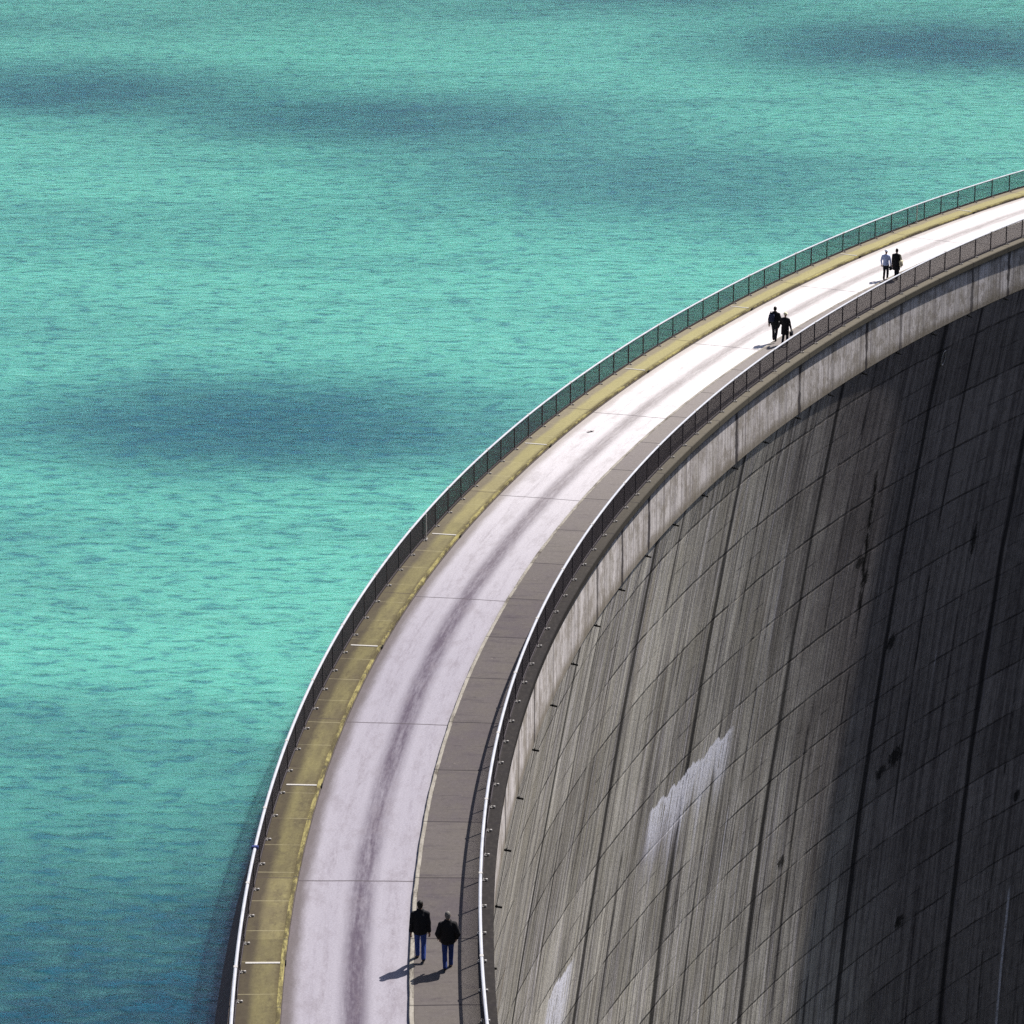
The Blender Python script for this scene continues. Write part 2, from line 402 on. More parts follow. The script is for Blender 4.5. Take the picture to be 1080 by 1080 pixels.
def mat_water():
    M = Mat('glacial_water', .10, .5); M.b.inputs['IOR'].default_value = 1.33
    x, y, z = M.pos()
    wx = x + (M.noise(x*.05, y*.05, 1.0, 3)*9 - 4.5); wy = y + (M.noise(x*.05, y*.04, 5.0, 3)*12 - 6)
    # dark patches laid into the water colour as soft ovals
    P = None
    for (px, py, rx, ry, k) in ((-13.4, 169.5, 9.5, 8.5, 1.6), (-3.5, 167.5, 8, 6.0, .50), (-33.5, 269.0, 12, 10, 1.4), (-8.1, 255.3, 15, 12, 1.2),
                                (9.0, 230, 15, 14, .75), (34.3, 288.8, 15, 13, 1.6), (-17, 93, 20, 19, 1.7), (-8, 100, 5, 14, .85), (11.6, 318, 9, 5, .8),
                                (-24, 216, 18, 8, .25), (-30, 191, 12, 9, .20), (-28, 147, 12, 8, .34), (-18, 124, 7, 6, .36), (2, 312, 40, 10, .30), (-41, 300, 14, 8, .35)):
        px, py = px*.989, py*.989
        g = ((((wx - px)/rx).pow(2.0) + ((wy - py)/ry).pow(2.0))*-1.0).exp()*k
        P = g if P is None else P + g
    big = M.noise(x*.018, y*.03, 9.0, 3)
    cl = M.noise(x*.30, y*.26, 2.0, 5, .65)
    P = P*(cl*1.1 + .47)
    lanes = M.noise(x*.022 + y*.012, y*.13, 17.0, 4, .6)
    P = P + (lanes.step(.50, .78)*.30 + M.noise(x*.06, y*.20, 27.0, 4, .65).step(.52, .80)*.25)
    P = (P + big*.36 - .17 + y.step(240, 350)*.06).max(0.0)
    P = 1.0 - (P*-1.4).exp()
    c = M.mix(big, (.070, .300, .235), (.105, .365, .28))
    dark_tint = M.mix(y.step(95, 170), (.002, .020, .040), (.006, .060, .082))
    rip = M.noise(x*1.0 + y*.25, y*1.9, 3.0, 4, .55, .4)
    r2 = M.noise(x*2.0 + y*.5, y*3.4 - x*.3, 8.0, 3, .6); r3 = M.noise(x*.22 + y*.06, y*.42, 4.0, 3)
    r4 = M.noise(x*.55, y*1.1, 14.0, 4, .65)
    ripple_tone = (rip*.60 + r2*.15 + r4*.45)  # dark and bright reflections of ripple facets, painted into the colour below
    c = M.mix(ripple_tone.step(.56, .42)*.35, c, (.17, .45, .365))
    Pe = (P + (ripple_tone - .60)*.55*P.step(.0, .25)).clamp()
    c = M.mix(Pe, c, dark_tint)
    c = M.mix(ripple_tone.step(.585, .73)*.58, c, (.008, .078, .110))
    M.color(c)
    fine = M.noise(x*6.0, y*7.0, 6.0, 2, .5)
    h = rip*.55 + r2*.25 + r3*.6 + fine*.035
    M.bump(h, 1.0, .18)
    M.rough(M.noise(x*.04, y*.04, 12.0, 2)*.04 + .06)
    M.b.inputs['Subsurface Weight'].default_value = 1.0
    M.b.inputs['Subsurface Radius'].default_value = (1, 1, 1)
    M.b.inputs['Subsurface Scale'].default_value = 5.0
    return M.m
def mat_hill():
    M = Mat('alpine_slope', .95, .1); x, y, z = M.pos()
    n = M.noise(x*.012, y*.012, z*.012, 6, .65); f = M.noise(x*.15, y*.15, z*.15, 5, .7)
    c = M.mix(n.step(.4, .6), (.016, .023, .012), (.050, .048, .044)); c = M.scale(c, f*.9+.5)
    M.color(c); return M.m

m_road, m_wdn, m_wup = mat_road(), mat_walk_down(), mat_walk_up()
m_kdn = mat_kerb('pale_kerb_stone', (.29, .27, .235), (.17, .155, .13), (.055, .046, .038))
m_kup = mat_kerb('ochre_kerb_stone', (.29, .255, .10), (.17, .145, .06), (.04, .032, .02), .40)
m_face, m_band, m_upf = mat_face(), mat_band(), mat_up_face()
m_slabu = plain('stained_slab_edge', (.085, .07, .065), .85, .2, 0, .4, 3)
m_rail = plain('galvanised_rail', (.36, .37, .405), .45, .4, 0, .35, 2.2)
m_wire = plain('dark_wire', (.095, .083, .088), .7, .15, 0, .10, 9)
m_post = plain('dark_post_steel', (.040, .034, .042), .5, .4, .3, .2, 9)
m_plate = plain('zinc_plate', (.36, .345, .33), .6, .3, 0, .5, 9)
m_strip = plain('pale_joint_strip', (.36, .345, .32), .6, .4, 0, .3, 14)
m_black = plain('black_opening', (.008, .008, .008), .9, .1)
m_blue = plain('blue_tape', (.012, .022, .12), .5, .4)
m_ring = plain('lime_ring', (.34, .33, .33), .8, .2, 0, .3, 5)
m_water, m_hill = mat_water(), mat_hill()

# ------------------------------------------------------------------ people
def capsule(bm, a, b, ra, rb, n=14):
    a, b = Vector(a), Vector(b); d = b - a
    q = d.to_track_quat('Z', 'Y').to_matrix()
    rings = []
    L = d.length
    for k in range(4):
        al = -pi/2 + pi/2*k/4 + .12; rings.append((ra*sin(al), ra*cos(al)))
    rings.append((0, ra)); rings.append((L*.5, (ra+rb)/2)); rings.append((L, rb))
    for k in range(1, 5):
        al = pi/2*k/4 - .12; rings.append((L + rb*sin(al), rb*cos(al)))
    loft(bm, [(a + q @ Vector((0, 0, h)), q, r, r) for h, r in rings], n)
def loft(bm, secs, n=16):
    R = []
    for (c, q, rx, ry) in secs:
        R.append([bm.verts.new(c + q @ Vector((rx*cos(2*pi*i/n), ry*sin(2*pi*i/n), 0))) for i in range(n)])
    for a, b in zip(R, R[1:]):
        for i in range(n): bm.faces.new((a[i], a[(i+1) % n], b[(i+1) % n], b[i]))
    bm.faces.new(R[0][::-1]); bm.faces.new(R[-1])
def ell(bm, c, r, q=None, n=14):
    c = Vector(c); q = q or Matrix.Identity(3)
    secs = []
    for k in range(9):
        al = -pi/2 + pi*(k+.001)/8.002
        secs.append((c + q @ Vector((0, 0, r[2]*sin(al))), q, max(r[0]*cos(al), .002), max(r[1]*cos(al), .002)))
    loft(bm, secs, n)
def fuse(name, bm, mat, parent, voxel, smooth=4, amp=0.0):
    """one continuous skin from overlapping volumes"""
    bmesh.ops.recalc_face_normals(bm, faces=bm.faces)
    me = bpy.data.meshes.new('tmp'); bm.to_mesh(me); bm.free()
    o = bpy.data.objects.new('tmp', me); COL.objects.link(o)
    r = o.modifiers.new('r', 'REMESH'); r.mode = 'VOXEL'; r.voxel_size = voxel*FINE[0]
    if smooth:
        m = o.modifiers.new('s', 'SMOOTH'); m.factor = .5; m.iterations = smooth
    dg = bpy.context.evaluated_depsgraph_get(); ev = o.evaluated_get(dg)
    nm = bpy.data.meshes.new_from_object(ev)
    bpy.data.objects.remove(o); bpy.data.meshes.remove(me)
    if amp:
        for v in nm.vertices:
            p = v.co; w = mnoise.noise(Vector((p.x*14, p.y*14, p.z*7)))*amp
            v.co = p + v.normal*w
    nm.name = name; nm.materials.clear(); nm.materials.append(mat)
    for p in nm.polygons: p.use_smooth = True
    return link(bpy.data.objects.new(name, nm), parent)
FINE = [1.0]
def person(s, o, z, H, label, heading=0.0, stride=.3, lead=1, arms=((.12, .05), (.12, .05)), jacket='short', puff=1.0,
           mats=None, hair='short', bag=None, shoulder=1.0, group=None, lean=0.0, look=0.0, hold=None):
    """local frame: +Y forward, +X right, Z up; unit body of 1.76 m scaled by H"""
    t = frame(s)[2]
    root = empty('person', pt(s, o, z), -t + heading); tag(root, label, 'person', group)
    k = H/1.76
    V3 = lambda x, y, zz: Vector((x, y, zz))*k
    rr = lambda v: v*k
    I = Matrix.Identity(3)
    hipz = .90
    sw = .195*shoulder
    # legs ---------------------------------------------------------
    legs = {}
    for sd in (-1, 1):
        f = stride/2*(1 if sd == lead else -1)
        hip = V3(.088*sd, 0, hipz)
        if f > 0:
            ank = V3(.085*sd, f, .085); knee = V3(.092*sd, f*.62+.04, .49)
        else:
            lift = min(.05, abs(f)*.25)
            ank = V3(.085*sd, f, .085+lift); knee = V3(.092*sd, f*.25+.05, .485)
        legs[sd] = (hip, knee, ank, f)
    def hand(bm, w, d, sd):
        q = d.to_track_quat('Z', 'X').to_matrix()
        # palm and five curled fingers
        palm = [(w + q @ V3(0, 0, a), q, rr(rx), rr(ry)) for a, rx, ry in ((-.01, .022, .026), (.03, .017, .040), (.075, .016, .043), (.095, .012, .038))]
        loft(bm, palm, 12)
        for i, ln in enumerate((.066, .076, .071, .055)):
            b0 = w + q @ V3(0, -.032+.0205*i, .088); dd = q @ Vector((-.18*sd*0-.12, 0, 1)).normalized()
            b1 = b0 + dd*rr(ln*.5); dd2 = (dd + q @ Vector((-.7, 0, 0))).normalized(); b2 = b1 + dd2*rr(ln*.5)
            capsule(bm, b0, b1, rr(.0098), rr(.0092), 8); capsule(bm, b1, b2, rr(.0092), rr(.0078), 8)
        b0 = w + q @ V3(-.004, -.034, .03); b1 = w + q @ V3(-.02, -.062, .062); b2 = w + q @ V3(-.03, -.064, .092)
        capsule(bm, b0, b1, rr(.0125), rr(.0105), 8); capsule(bm, b1, b2, rr(.0105), rr(.009), 8)
    # arms ---------------------------------------------------------
    armp = {}
    for sd in (-1, 1):
        ab, fw = arms[0 if sd < 0 else 1][:2]
        sh = V3(sw*sd, -.01, 1.395)
        d1 = Vector((sin(ab)*sd, fw-.04, -cos(ab))).normalized()
        el = sh + d1*rr(.295)
        bend = arms[0 if sd < 0 else 1][2] if len(arms[0 if sd < 0 else 1]) > 2 else (0.02, .18)
        d2 = Vector((d1.x*.55 - bend[0]*sd, d1.y + bend[1], d1.z)).normalized()
        wr = el + d2*rr(.255)
        armp[sd] = (sh, el, wr, d2)
    # head frame ----------------------------------------------------
    hq = Matrix.Rotation(look, 3, 'Z')
    hc = V3(0, .025, 1.645)
    # body: one skin
    B = bmesh.new()
    for (hip, knee, ank, f) in legs.values():
        capsule(B, hip, knee, rr(.083), rr(.055)); capsule(B, knee, ank, rr(.056), rr(.038))
        capsule(B, ank + V3(0, -.03, -.035), ank + V3(0, .13, -.055), rr(.036), rr(.028))
    torso = [(.82, .13, .10), (.92, .165, .115), (1.05, .145, .10), (1.20, .155, .108), (1.34, .185, .112), (1.42, .165, .09), (1.475, .085, .07)]
    loft(B, [(V3(0, 0, zz), I, rr(a*(.5+.5*shoulder)), rr(b_)) for zz, a, b_ in torso], 18)
    for sd, (sh, el, wr, d2) in armp.items():
        capsule(B, V3(.12*sd, 0, 1.41), sh, rr(.062), rr(.058)); capsule(B, sh, el, rr(.050), rr(.039)); capsule(B, el, wr, rr(.039), rr(.026))
        hand(B, wr, d2, sd)
    capsule(B, V3(0, -.005, 1.44), V3(0, .012, 1.57), rr(.056), rr(.052))
    ell(B, hc + V3(0, 0, .02), (rr(.076), rr(.096), rr(.108)), hq)
    ell(B, hc + hq @ V3(0, .040, -.055), (rr(.052), rr(.052), rr(.058)), hq)
    capsule(B, hc + hq @ V3(0, .090, .022), hc + hq @ V3(0, .112, -.018), rr(.010), rr(.014), 8)
    capsule(B, hc + hq @ V3(-.022, .084, -.056), hc + hq @ V3(.022, .084, -.056), rr(.009), rr(.009), 8)
    for sd in (-1, 1):
        ell(B, hc + hq @ V3(.078*sd, -.006, .0), (rr(.012), rr(.022), rr(.034)), hq, 8)
    fuse('body', B, mats['skin'], root, .0085*k, 2)
    # eyes
    for sd in (-1, 1):
        E = bmesh.new(); ell(E, hc + hq @ V3(.031*sd, .086, .022), (rr(.011), rr(.009), rr(.008)), hq, 8)
        bm_obj('eye', E, M_EYE, root, True)
    # trousers
    T = bmesh.new()
    for (hip, knee, ank, f) in legs.values():
        capsule(T, hip, knee, rr(.100), rr(.074)); capsule(T, knee, ank + V3(0, -.005, .0), rr(.074), rr(.064))
    loft(T, [(V3(0, 0, zz), I, rr(a), rr(b_)) for zz, a, b_ in ((.80, .15, .115), (.90, .182, .13), (1.02, .165, .118), (1.05, .150, .108))], 18)
    fuse('trousers', T, mats['trousers'], root, .011*k, 3, .006)
    # shoes
    for (hip, knee, ank, f) in legs.values():
        S_ = bmesh.new()
        pitch = 0 if f >= 0 else -.28
        q = Matrix.Rotation(pitch, 3, 'X')
        loft(S_, [(ank + q @ V3(0, 0, zz), q, rr(a), rr(b_)) for zz, a, b_ in ((-.083, .040, .055), (-.05, .046, .062), (.01, .048, .058), (.05, .044, .05))], 12)
        ell(S_, ank + q @ V3(0, .085, -.050), (rr(.048), rr(.098), rr(.034)), q)
        fuse('shoe', S_, mats['shoes'], root, .010*k, 2)
    # jacket / shirt / coat
    J = bmesh.new()
    P = puff
    if jacket == 'coat':
        tor = [(.56, .215, .165), (.75, .215, .165), (.92, .20*P, .155), (1.06, .185*P, .145), (1.22, .195*P, .145), (1.35, .205*P, .135), (1.43, .175*P, .105), (1.50, .085, .075)]
    elif jacket == 'shirt':
        tor = [(.86, .185, .135), (.94, .185, .135), (1.06, .165*P, .122), (1.22, .172*P, .125), (1.35, .192*P, .122), (1.43, .165, .095), (1.49, .075, .068)]
    else:
        tor = [(.80, .185, .14), (.84, .205*P, .155), (.95, .215*P, .165), (1.08, .215*P, .165), (1.22, .22*P, .16), (1.35, .21*P, .145), (1.43, .165*P, .11), (1.54, .088, .082)]
    loft(J, [(V3(0, 0, zz), I, rr(a*(.45+.55*shoulder)), rr(b_)) for zz, a, b_ in tor], 20)
    ar = {'coat': (.078, .064, .054), 'shirt': (.070, .052, .044), 'short': (.082*P, .074*P, .058)}[jacket]
    for sd, (sh, el, wr, d2) in armp.items():
        capsule(J, V3(.06*sd, 0, 1.445), sh, rr(.062), rr(ar[0])); capsule(J, sh, el, rr(ar[0]), rr(ar[1]))
        capsule(J, el, wr - d2*rr(.03), rr(ar[1]), rr(ar[2]))
    fuse('jacket' if jacket != 'shirt' else 'shirt', J, mats['top'], root, .013*k, 4, .010)
    # hair or hat
    Hh = bmesh.new()
    if hair == 'hat':
        ell(Hh, hc + hq @ V3(0, -.004, .065), (rr(.094), rr(.110), rr(.082)), hq)
        loft(Hh, [(hc + hq @ V3(0, .01, .045), hq, rr(.125), rr(.145)), (hc + hq @ V3(0, .01, .060), hq, rr(.120), rr(.140))], 18)
        fuse('hat', Hh, mats['hair'], root, .010*k, 2)
    else:
        ell(Hh, hc + hq @ V3(0, -.014, .040), (rr(.087), rr(.100), rr(.102)), hq)
        ell(Hh, hc + hq @ V3(0, -.050, -.015), (rr(.076), rr(.060), rr(.085 if hair == 'short' else .12)), hq)
        if hair == 'long':
            loft(Hh, [(hc + hq @ V3(0, -.062, zz), hq, rr(a), rr(b_)) for zz, a, b_ in ((-.20, .07, .030), (-.12, .085, .045), (0, .082, .055))], 14)
        fuse('hair', Hh, mats['hair'], root, .010*k, 2, .006)
    return root, armp, k
def cloth(name, col, rough=.85): return plain(name, col, rough, .2, 0, .25, 18)
M_EYE = plain('eye', (.05, .04, .035), .2, .5)
skin = plain('skin', (.30, .18, .13), .7, .2, 0, .06, 12)
blk = cloth('black_cloth', (.010, .010, .012)); blk2 = cloth('black_wool', (.013, .012, .013))
jean = cloth('blue_denim', (.030, .058, .22)); jean2 = cloth('navy_denim', (.024, .045, .17))
dtr = cloth('dark_trousers', (.012, .013, .020)); shoe = cloth('black_leather', (.012, .011, .011), .5)
dkhair = cloth('dark_hair', (.014, .011, .009), .6); grey = cloth('grey_hair', (.13, .12, .11), .6)
cream = cloth('cream_hat', (.70, .66, .46)); whitec = cloth('white_hat', (.74, .77, .84))
lblue = cloth('pale_blue_shirt', (.36, .43, .66)); sand = cloth('sand_canvas', (.50, .46, .33))
# near couple
person(4.25, -3.93, KH, 1.86, 'tall dark-haired person in black jacket and bright blue jeans walking on the pale kerb', 0.0, .42, -1,
       ((.16, .00, (.02, .10)), (.13, .02, (-.0, .10))), 'short', .94, dict(skin=skin, trousers=jean, shoes=shoe, top=blk, hair=dkhair), 'short', shoulder=1.0)
person(3.55, -4.74, KH, 1.79, 'grey-haired person in puffy black jacket and blue jeans, hands tucked away, on grey pavement', 0.0, .40, 1,
       ((.36, -.14, (.42, .85)), (.36, -.14, (.42, .85))), 'short', 1.06, dict(skin=skin, trousers=jean2, shoes=shoe, top=blk2, hair=grey), 'short', shoulder=1.0)
FINE[0] = 1.35
# middle couple
person(87.6, -3.66, KH*.99, 1.76, 'taller person all in black wearing a small dark blue backpack on the road edge', 0.05, .22, -1,
       ((.30, .05, (.15, .10)), (.36, .05, (-.05, .12))), 'short', 1.0, dict(skin=skin, trousers=dtr, shoes=shoe, top=blk, hair=dkhair), 'short', shoulder=1.05)
person(87.0, -4.42, KH, 1.66, 'shorter person in long black coat and cream hat beside the dry side railing', 0.0, .25, 1,
       ((.40, .05, (-.10, .12)), (.30, .05, (.0, .15))), 'coat', 1.08, dict(skin=skin, trousers=dtr, shoes=shoe, top=blk2, hair=cream), 'hat')
# far couple
person(104.5, -3.50, .004, 1.68, 'person in pale blue shirt, white hat and black trousers on the white road', 0.05, .12, 1,
       ((.30, .0, (.25, .3)), (.30, .0, (.05, .15))), 'shirt', 1.0, dict(skin=skin, trousers=dtr, shoes=shoe, top=lblue, hair=whitec), 'hat')
person(104.3, -4.20, KH, 1.72, 'bare-headed person in long black coat farthest along the road beside the railing', 0.0, .25, -1,
       ((.10, .0, (.02, .1)), (.14, .05, (.0, .15))), 'coat', .95, dict(skin=skin, trousers=dtr, shoes=shoe, top=blk, hair=dkhair), 'short')
# things they carry
def bag(name, label, cat, s, o, z, size, mat, strap=None):
    t = frame(s)[2]
    root = empty(name, pt(s, o, z), -t); tag(root, label, cat)
    b = bmesh.new(); box(b, (0, 0, size[2]/2), size, None, min(size)*.28); bm_obj('pouch', b, mat, root, True)
    b = bmesh.new(); box(b, (0, -size[1]/2, size[2]*.72), (size[0]*.96, .02, size[2]*.4), None, .006); bm_obj('flap', b, mat, root)
    b = bmesh.new()
    P = strap or [(-size[0]*.4, 0, size[2]*.9), (-size[0]*.25, 0, size[2]*1.35), (size[0]*.25, 0, size[2]*1.35), (size[0]*.4, 0, size[2]*.9)]
    for p, q in zip(P, P[1:]): rod(b, p, q, .012, 6)
    bm_obj('strap', b, mat, root)
navy = cloth('navy_canvas', (.020, .024, .055))
bag('backpack', 'small dark blue backpack carried by the person all in black', 'backpack', 87.6-.21, -3.56, KH+1.02, (.28, .15, .40), navy)
bag('handbag', 'dark handbag hanging at the side of the person in pale blue shirt', 'handbag', 104.45, -3.82, .60, (.12, .26, .24), dtr,
    [(0, -.09, .22), (0, -.05, .36), (0, .05, .36), (0, .09, .22)])
bag('shoulder_bag', 'sand coloured shoulder bag on the person in the long black coat farthest away', 'shoulder bag', 104.25, -4.50, KH+.78, (.13, .30, .34), sand,
    [(0, -.10, .32), (-.06, -.04, .64), (-.06, .04, .64), (0, .10, .32)])
bag('handbag', 'dark handbag hanging at the side of the shorter person in cream hat', 'handbag', 86.95, -4.78, KH+.50, (.12, .28, .24), dtr,
    [(0, -.09, .22), (0, -.05, .36), (0, .05, .36), (0, .09, .22)])
# scrap of paper on the road
b = bmesh.new(); g = bmesh.ops.create_grid(b, x_segments=7, y_segments=5, size=.5)
for v in b.verts:
    v.co = Vector((v.co.x*.34, v.co.y*.16, .035 + .05*mnoise.noise(v.co*6)))
bmesh.ops.solidify(b, geom=b.faces, thickness=.004)
sc = bm_obj('paper_scrap', b, plain('grey_paper', (.30, .27, .27)), None)
sc.location = pt(67.4, -.9, .02); sc.rotation_euler = (0, 0, .5)
tag(sc, 'crumpled grey scrap of paper lying on the pale road', 'litter')

# ------------------------------------------------------------------ water and terrain
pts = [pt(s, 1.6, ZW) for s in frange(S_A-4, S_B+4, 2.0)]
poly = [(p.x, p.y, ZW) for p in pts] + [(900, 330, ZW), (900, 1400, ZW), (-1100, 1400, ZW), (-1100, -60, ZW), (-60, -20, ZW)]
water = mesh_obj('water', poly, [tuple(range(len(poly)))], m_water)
bm = bmesh.new(); bm.from_mesh(water.data); bmesh.ops.recalc_face_normals(bm, faces=bm.faces)
for f in bm.faces:
    if f.normal.z < 0: f.normal_flip()
bmesh.ops.triangulate(bm, faces=bm.faces); bm.to_mesh(water.data); bm.free()
tag(water, 'turquoise glacial reservoir water with dark rippled patches behind the dam', kind='structure')

def heightfield(name, nx, ny, fx, label):
    V, F = [], []
    for j in range(ny):
        for i in range(nx):
            V.append(fx(i/(nx-1), j/(ny-1)))
    for j in range(ny-1):
        for i in range(nx-1):
            F.append((j*nx+i, j*nx+i+1, (j+1)*nx+i+1, (j+1)*nx+i))
    o = mesh_obj(name, V, F, m_hill, smooth=True)
    tag(o, label, kind='structure'); return o
def fbm(x, y, sc, seed=0): return mnoise.fractal(Vector((x/sc, y/sc, seed)), 1.0, 2.0, 6)
def far_hills(u, v):  # unseen mountain ring, added to give the water dark reflections
    a = u*2*pi; r = 520 + v*1500
    x, y = r*sin(a), 330 + r*cos(a)
    z = -30 + 520*v**.8*(.75 + .5*fbm(x, y, 500)) + 30*fbm(x, y, 120, 3)*min(1, v*6)
    return (x, y, z)
heightfield('hills', 160, 26, far_hills, 'unseen alpine slopes added around the reservoir')
def near_slope(u, v):                # the hillside the photograph is taken from
    x = -150 + 300*u; y = 34 - 300*v
    z = -8 + 44*min(1, max(0, (24 - y)/34)) + max(0, -y-10)*.75 - .010*max(0, abs(x)-30)**2*.6 + 3*fbm(x, y, 25, 5)*min(1, v*10)
    if y > -8 and abs(x) < 20: z = min(z, 38)
    return (x, y, z)
heightfield('hillside', 60, 60, near_slope, 'steep grassy hillside at the near end of the dam')
def sky_block_slope(u, v):                     # unseen gorge side, added to block sky light on the dam face
    a = radians(68 + 205*u); r = 150 + 420*v
    fade = min(1, u/.22)
    x, y = 60 + r*sin(a), 120 + r*cos(a)
    z = -70 + 400*v**.85*fade*(.9 + .3*fbm(x, y, 160, 4)) + 10*fbm(x, y, 45, 6)*min(1, v*5)
    return (x, y, z)
heightfield('hillside', 110, 30, sky_block_slope, 'unseen dark valley side added to block sky light on the dry dam face')
# gorge: a fan swept inside the arch, rising to the banks at both ends
vs = frange(S_A, S_B, 10)
V, F = [], []
K = 14
for s in vs:
    e = min(s - S_A, S_B - s)
    for k in range(K):
        o = -3.0 - 8.5*k
        p = pt(s, max(o, -112), 0)
        base = -72 + max(0, 1 - e/14)**1.5*66
        V.append((p.x, p.y, base - k*.8 + 3*fbm(p.x, p.y, 18, 2)*(k > 0)))
for i in range(len(vs)-1):
    for k in range(K-1):
        F.append((i*K+k, i*K+k+1, (i+1)*K+k+1, (i+1)*K+k))
valley_o = mesh_obj('valley_floor', V, F, m_hill, smooth=True)
tag(valley_o, 'rocky gorge floor at the foot of the dam', kind='structure')
bm = bmesh.new(); bm.from_mesh(valley_o.data); bmesh.ops.recalc_face_normals(bm, faces=bm.faces)
if sum(f.normal.z for f in bm.faces) < 0: bmesh.ops.reverse_faces(bm, faces=bm.faces)
bm.to_mesh(valley_o.data); bm.free()

# ------------------------------------------------------------------ dam
SS = frange(S_A, S_B, 1.0)
dam = empty('dam', pt(0, -2, -70))
tag(dam, 'huge curved concrete arch dam wall with dark water stains below the road', 'dam')
dam.location = (0, 0, 0)
zs_dn = [ZB, ZB - .04] + frange(ZB, -78, 1.0)[1:]
zs_up = frange(-78, -.22, 3.0)
prof = [(face_off(z), z) for z in zs_dn] + [(up_off(z), z) for z in zs_up] + [(-4.9, -.22), (-4.9, ZB)]
mid = [0]*(len(zs_dn)-1) + [1]*(len(zs_up)+2) + [1]
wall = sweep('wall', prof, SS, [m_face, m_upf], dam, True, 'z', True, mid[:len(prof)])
band = sweep('crest_band', [(-4.9, -.225), (OB-.045, -.225), (OB-.045, ZB-.06), (OB-.01, ZB-.10), (-4.95, ZB-.10)], SS, m_band, dam, True, 'z')
band['label'] = 'pale streaked concrete band under the crest'
slab = sweep('crest_slab', [(1.56, .09), (1.56, -.20), (1.30, -.24), (-5.0, -.22), (-5.0, -.12), (.05, -.12), (.06, .06)], SS, m_slabu, dam, True)
# small drain spouts under the band
def spout_bm():
    b = bmesh.new()
    rod(b, (0, .1, .02), (0, -.24, -.035), .038, 10); rod(b, (0, -.08, .01), (0, -.045, .015), .065, 10)
    return b
sp0 = None
for k in range(-9, 32):
    s = 10.9 + JOINTS[1]/3*k + .2
    if not (S_A < s < 135): continue
    x, y, t = frame(s); p = pt(s, OB-.03, ZB-.20)
    if sp0 is None:
        sp0 = bm_obj('drain_spout', spout_bm(), m_black, dam); o = sp0
    else:
        o = sp0.copy(); link(o, dam)
    o.location = p
    o.rotation_euler = (0, 0, math.atan2(-sin(t), cos(t)) + pi/2)     # local -Y points downstream
# lime ring left by a plugged grout hole
b = bmesh.new()
n, R, r = 28, .42, .045
rg = []
for i in range(n):
    a = 2*pi*i/n
    rg.append([b.verts.new((cos(a)*(R+r*cos(q))*.62, r*.6*sin(q), sin(a)*(R+r*cos(q)))) for q in (0, pi/2, pi, 3*pi/2)])
for i in range(n):
    for j in range(4):
        b.faces.new((rg[i][j], rg[(i+1) % n][j], rg[(i+1) % n][(j+1) % 4], rg[i][(j+1) % 4]))
ring = bm_obj('grout_ring', b, m_ring, dam)
x, y, t = frame(108.4); ring.location = pt(108.4, face_off(-4.95) - .05, -4.95)
ring.rotation_euler = (.17, 0, math.atan2(-sin(t), cos(t)) + pi/2)

# ------------------------------------------------------------------ road and walkways
road = sweep('road', [(.05, 0), (-.8, .004), (-1.8, .012), (-2.8, .004), (-3.60, 0), (-3.60, -.11), (.05, -.11)], SS, m_road)
tag(road, 'pale concrete road with a dark centre streak along the dam crest', kind='structure')
wdn = sweep('pavement', [(-3.74, KH-.004), (-4.6, KH), (-5.2, KH), (-6.09, KH-.02), (-6.11, KH-.06), (-6.09, -.21), (-3.64, -.10)], SS, m_wdn)
tag(wdn, 'grey concrete pavement on the downstream side of the road', kind='structure')
wup = sweep('pavement', [(.19, KH-.004), (1.50, KH), (1.54, KH-.03), (1.54, .095), (.20, -.11)], SS, m_wup)
tag(wup, 'yellowed mossy pavement on the water side of the road', kind='structure')
def rag(f): return lambda s: f(mnoise.noise(Vector((s*.9, 1.3, 0)))*.018 + mnoise.noise(Vector((s*3.1, 7.3, 0)))*.010)
SK = frange(S_A, S_B, .4)
kdn = sweep('kerb', rag(lambda e: [(-3.60, -.105), (-3.605+e, KH-.01), (-3.625+e, KH+.006), (-3.735+e*.5, KH+.005), (-3.745, -.105)]), SK, m_kdn, wdn)
kup = sweep('kerb', rag(lambda e: [(.056, -.105), (.072+e, KH-.012), (.092+e, KH+.008), (.195-e*.5, KH+.006), (.21, -.105)]), SK, m_kup, wup)
strip0 = hole0 = None
for k in range(-3, 13):
    s = 4.1 + 15.0*k
    x, y, t = frame(s)
    if strip0 is None:
        b = bmesh.new(); box(b, (0, 0, 0), (1.02, .115, .02), None, .004); strip0 = bm_obj('joint_strip', b, m_strip, wup); o = strip0
        b = bmesh.new(); box(b, (0, 0, 0), (.05, .22, .075), None, .006); box(b, (0, 0, .05), (.07, .28, .025)); hole0 = bm_obj('drain_hole', b, m_black, wup); h = hole0
    else:
        o = link(strip0.copy(), wup); h = link(hole0.copy(), wup)
    o.location = pt(s, .72, KH+.008); o.rotation_euler = (0, 0, -t + random.uniform(-.01, .01))
    h.location = pt(s+.1, .062, .055); h.rotation_euler = (0, 0, -t)

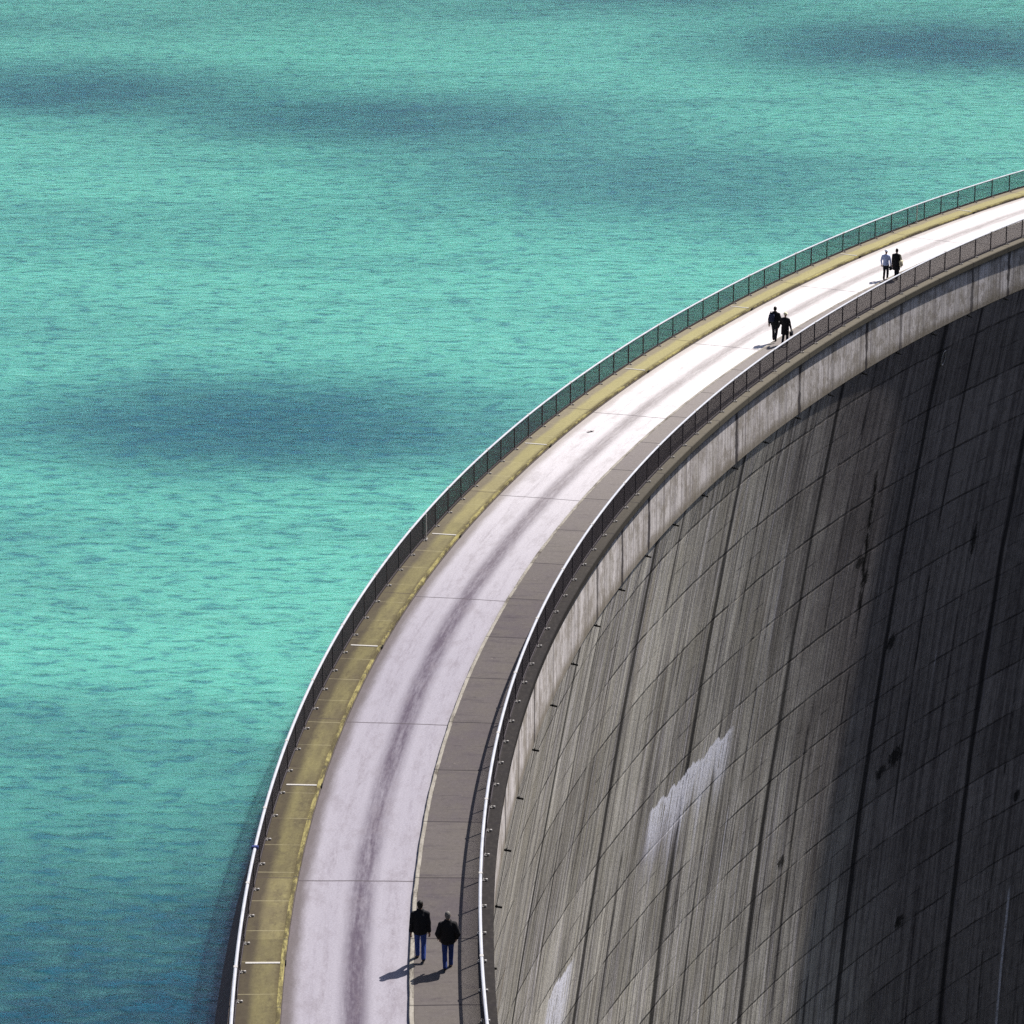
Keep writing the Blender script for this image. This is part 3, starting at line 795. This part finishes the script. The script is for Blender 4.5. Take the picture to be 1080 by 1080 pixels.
# ------------------------------------------------------------------ railings
RH = 1.10
def offset_len(s0, s1, o):
    L = 0; n = 200; a = pt(s0, o, 0)
    for i in range(1, n+1):
        b_ = pt(s0+(s1-s0)*i/n, o, 0); L += (b_-a).length; a = b_
    return L
def posts_at(o, s_start, pitch, count):
    out = [s_start]; s = s_start
    while len(out) < count:
        k = kappa(s); s += pitch/(1 + k*o) if True else pitch
        out.append(s)
    return out
def make_railing(name, label, o_rail, s_start, count, side, pitch=2.14):
    """side +1: water side, plates inside on the walkway; -1: brackets outside on the ledge"""
    root = empty(name, (0, 0, 0)); tag(root, label, 'railing')
    ps = posts_at(o_rail, s_start, pitch, count)
    sr = [s for s in frange(ps[0]-.3, ps[-1]+.3, .5)]
    w = .052
    zt = KH+RH
    top = sweep('top_rail', lambda s: [(o_rail+a*w, zt+c_) for a, c_ in ((-1, -.022), (-.72, .006), (-.2, .016), (.2, .016), (.72, .006), (1, -.022), (.8, -.034), (-.8, -.034))], sr, m_rail, root, True, 'o', False)
    bot = sweep('bottom_rail', [(o_rail-.02, KH+.03), (o_rail+.02, KH+.03), (o_rail+.02, KH+.085), (o_rail-.02, KH+.085)], sr, m_post, root)
    post0 = panel0 = brk0 = slv0 = None
    for i, s in enumerate(ps):
        x, y, t = frame(s); p = pt(s, o_rail, KH)
        if post0 is None:
            b = bmesh.new(); box(b, (0, 0, RH/2-.02), (.055, .045, RH-.036), None, .006)
            post0 = bm_obj('post', b, m_post, root); po = post0
            b = bmesh.new()
            box(b, (0, 0, .012), (.16, .15, .022), None, .004)
            for dx in (-.05, .05):
                rod(b, (dx, -.05, .02), (dx, -.05, .055), .016, 6); rod(b, (dx, .05, .02), (dx, .05, .055), .016, 6)
            box(b, (.10, 0, .035), (.10, .012, .05)) 
            rod(b, (.155, 0, .008), (.155, 0, .06), .034, 8)
            brk0 = bm_obj('base_plate', b, m_plate, post0)
        else:
            po = link(post0.copy(), root); bo = link(brk0.copy(), po)
        po.location = p; po.rotation_euler = (0, 0, -t if side > 0 else -t)
        if i % 3 == 1:                                    # sleeve over a handrail joint
            if slv0 is None:
                b = bmesh.new(); box(b, (0, 0, 0), (.118, .16, .062), None, .012); slv0 = bm_obj('sleeve', b, m_plate, root); so_ = slv0
            else: so_ = link(slv0.copy(), root)
            so_.location = pt(s, o_rail, KH+RH-.008); so_.rotation_euler = (0, 0, -t)
        if i+1 < len(ps):
            s2 = ps[i+1]; a = pt(s, o_rail, KH); c = pt(s2, o_rail, KH); L = (c-a).length - .055
            if panel0 is None:
                b = bmesh.new(); nrod = int(L/.0125)
                for j in range(nrod):
                    yy = -L/2 + L*(j+.5)/nrod
                    box(b, (0, yy, .08+(RH-.14)/2), (.0025, .0025, RH-.14))
                for zz in (.10, RH-.075):
                    box(b, (0, 0, zz), (.016, L, .018))
                panel0 = bm_obj('panel', b, m_wire, root); pa = panel0
            else: pa = link(panel0.copy(), root)
            d = c - a
            pa.location = (a+c)/2; pa.rotation_euler = (0, 0, math.atan2(-d.x, d.y))
    return root, ps
rail_up, ps_up = make_railing('railing', 'dark wire panel railing with a bright handrail along the water side of the dam', 1.36, -20.0, 76, +1)
rail_dn, ps_dn = make_railing('railing', 'dark wire panel railing with a bright handrail above the dry side of the dam wall', -5.70, -20.0, 80, -1)
# blue band wrapped round the water-side handrail
b = bmesh.new(); box(b, (0, 0, 0), (.22, .15, .11), None, .02); box(b, (0, .0, -.08), (.08, .08, .08))
cl = bm_obj('clamp', b, m_blue, rail_up); cl['label'] = 'dark blue band on the handrail'
cl.location = pt(10.6, 1.36, KH+RH-.005); cl.rotation_euler = (0, 0, -frame(10.6)[2])
for s in (48.3, 119.2):
    b = bmesh.new(); box(b, (0, 0, RH/2), (.05, .05, RH-.06), None, .005); box(b, (0, 0, .02), (.12, .12, .03))
    o = bm_obj('post', b, m_plate, rail_up); o['label'] = 'paler galvanised post between the dark ones'
    o.location = pt(s, 1.29, KH); o.rotation_euler = (0, 0, -frame(s)[2])

# ------------------------------------------------------------------ light and camera
AZ, EL = radians(42), radians(50)          # azimuth from +Y towards +X
w = bpy.data.worlds.new('World'); scene.world = w; w.use_nodes = True
nt = w.node_tree; bg = nt.nodes['Background']
sky = nt.nodes.new('ShaderNodeTexSky'); sky.sky_type = 'NISHITA'; sky.sun_disc = False
sky.sun_elevation = EL; sky.sun_rotation = AZ; sky.altitude = 1800; sky.dust_density = 4.0; sky.air_density = .55; sky.ozone_density = .4
nt.links.new(sky.outputs[0], bg.inputs[0]); bg.inputs[1].default_value = .11
L = bpy.data.lights.new('sun', 'SUN'); L.energy = 4.3; L.angle = radians(.53); L.color = (1, .95, .89)
so = link(bpy.data.objects.new('sun', L))
d = Vector((sin(AZ)*cos(EL), cos(AZ)*cos(EL), sin(EL)))
so.rotation_euler = d.to_track_quat('Z', 'Y').to_euler()
cam = bpy.data.cameras.new('camera'); co = link(bpy.data.objects.new('camera', cam))
cam.sensor_width = 36; cam.lens = 3800/1080*36; cam.clip_end = 6000; cam.clip_start = 1
co.location = (0, 0, 42.1994); co.rotation_euler = (pi/2 - .279441, 0, 0)
scene.camera = co
vs_ = scene.view_settings; vs_.view_transform = 'Standard'; vs_.look = 'None'; vs_.exposure = 1.0; vs_.gamma = 1
scene.render.engine = 'CYCLES'
scene.cycles.use_denoising = False
scene.cycles.max_bounces = 6
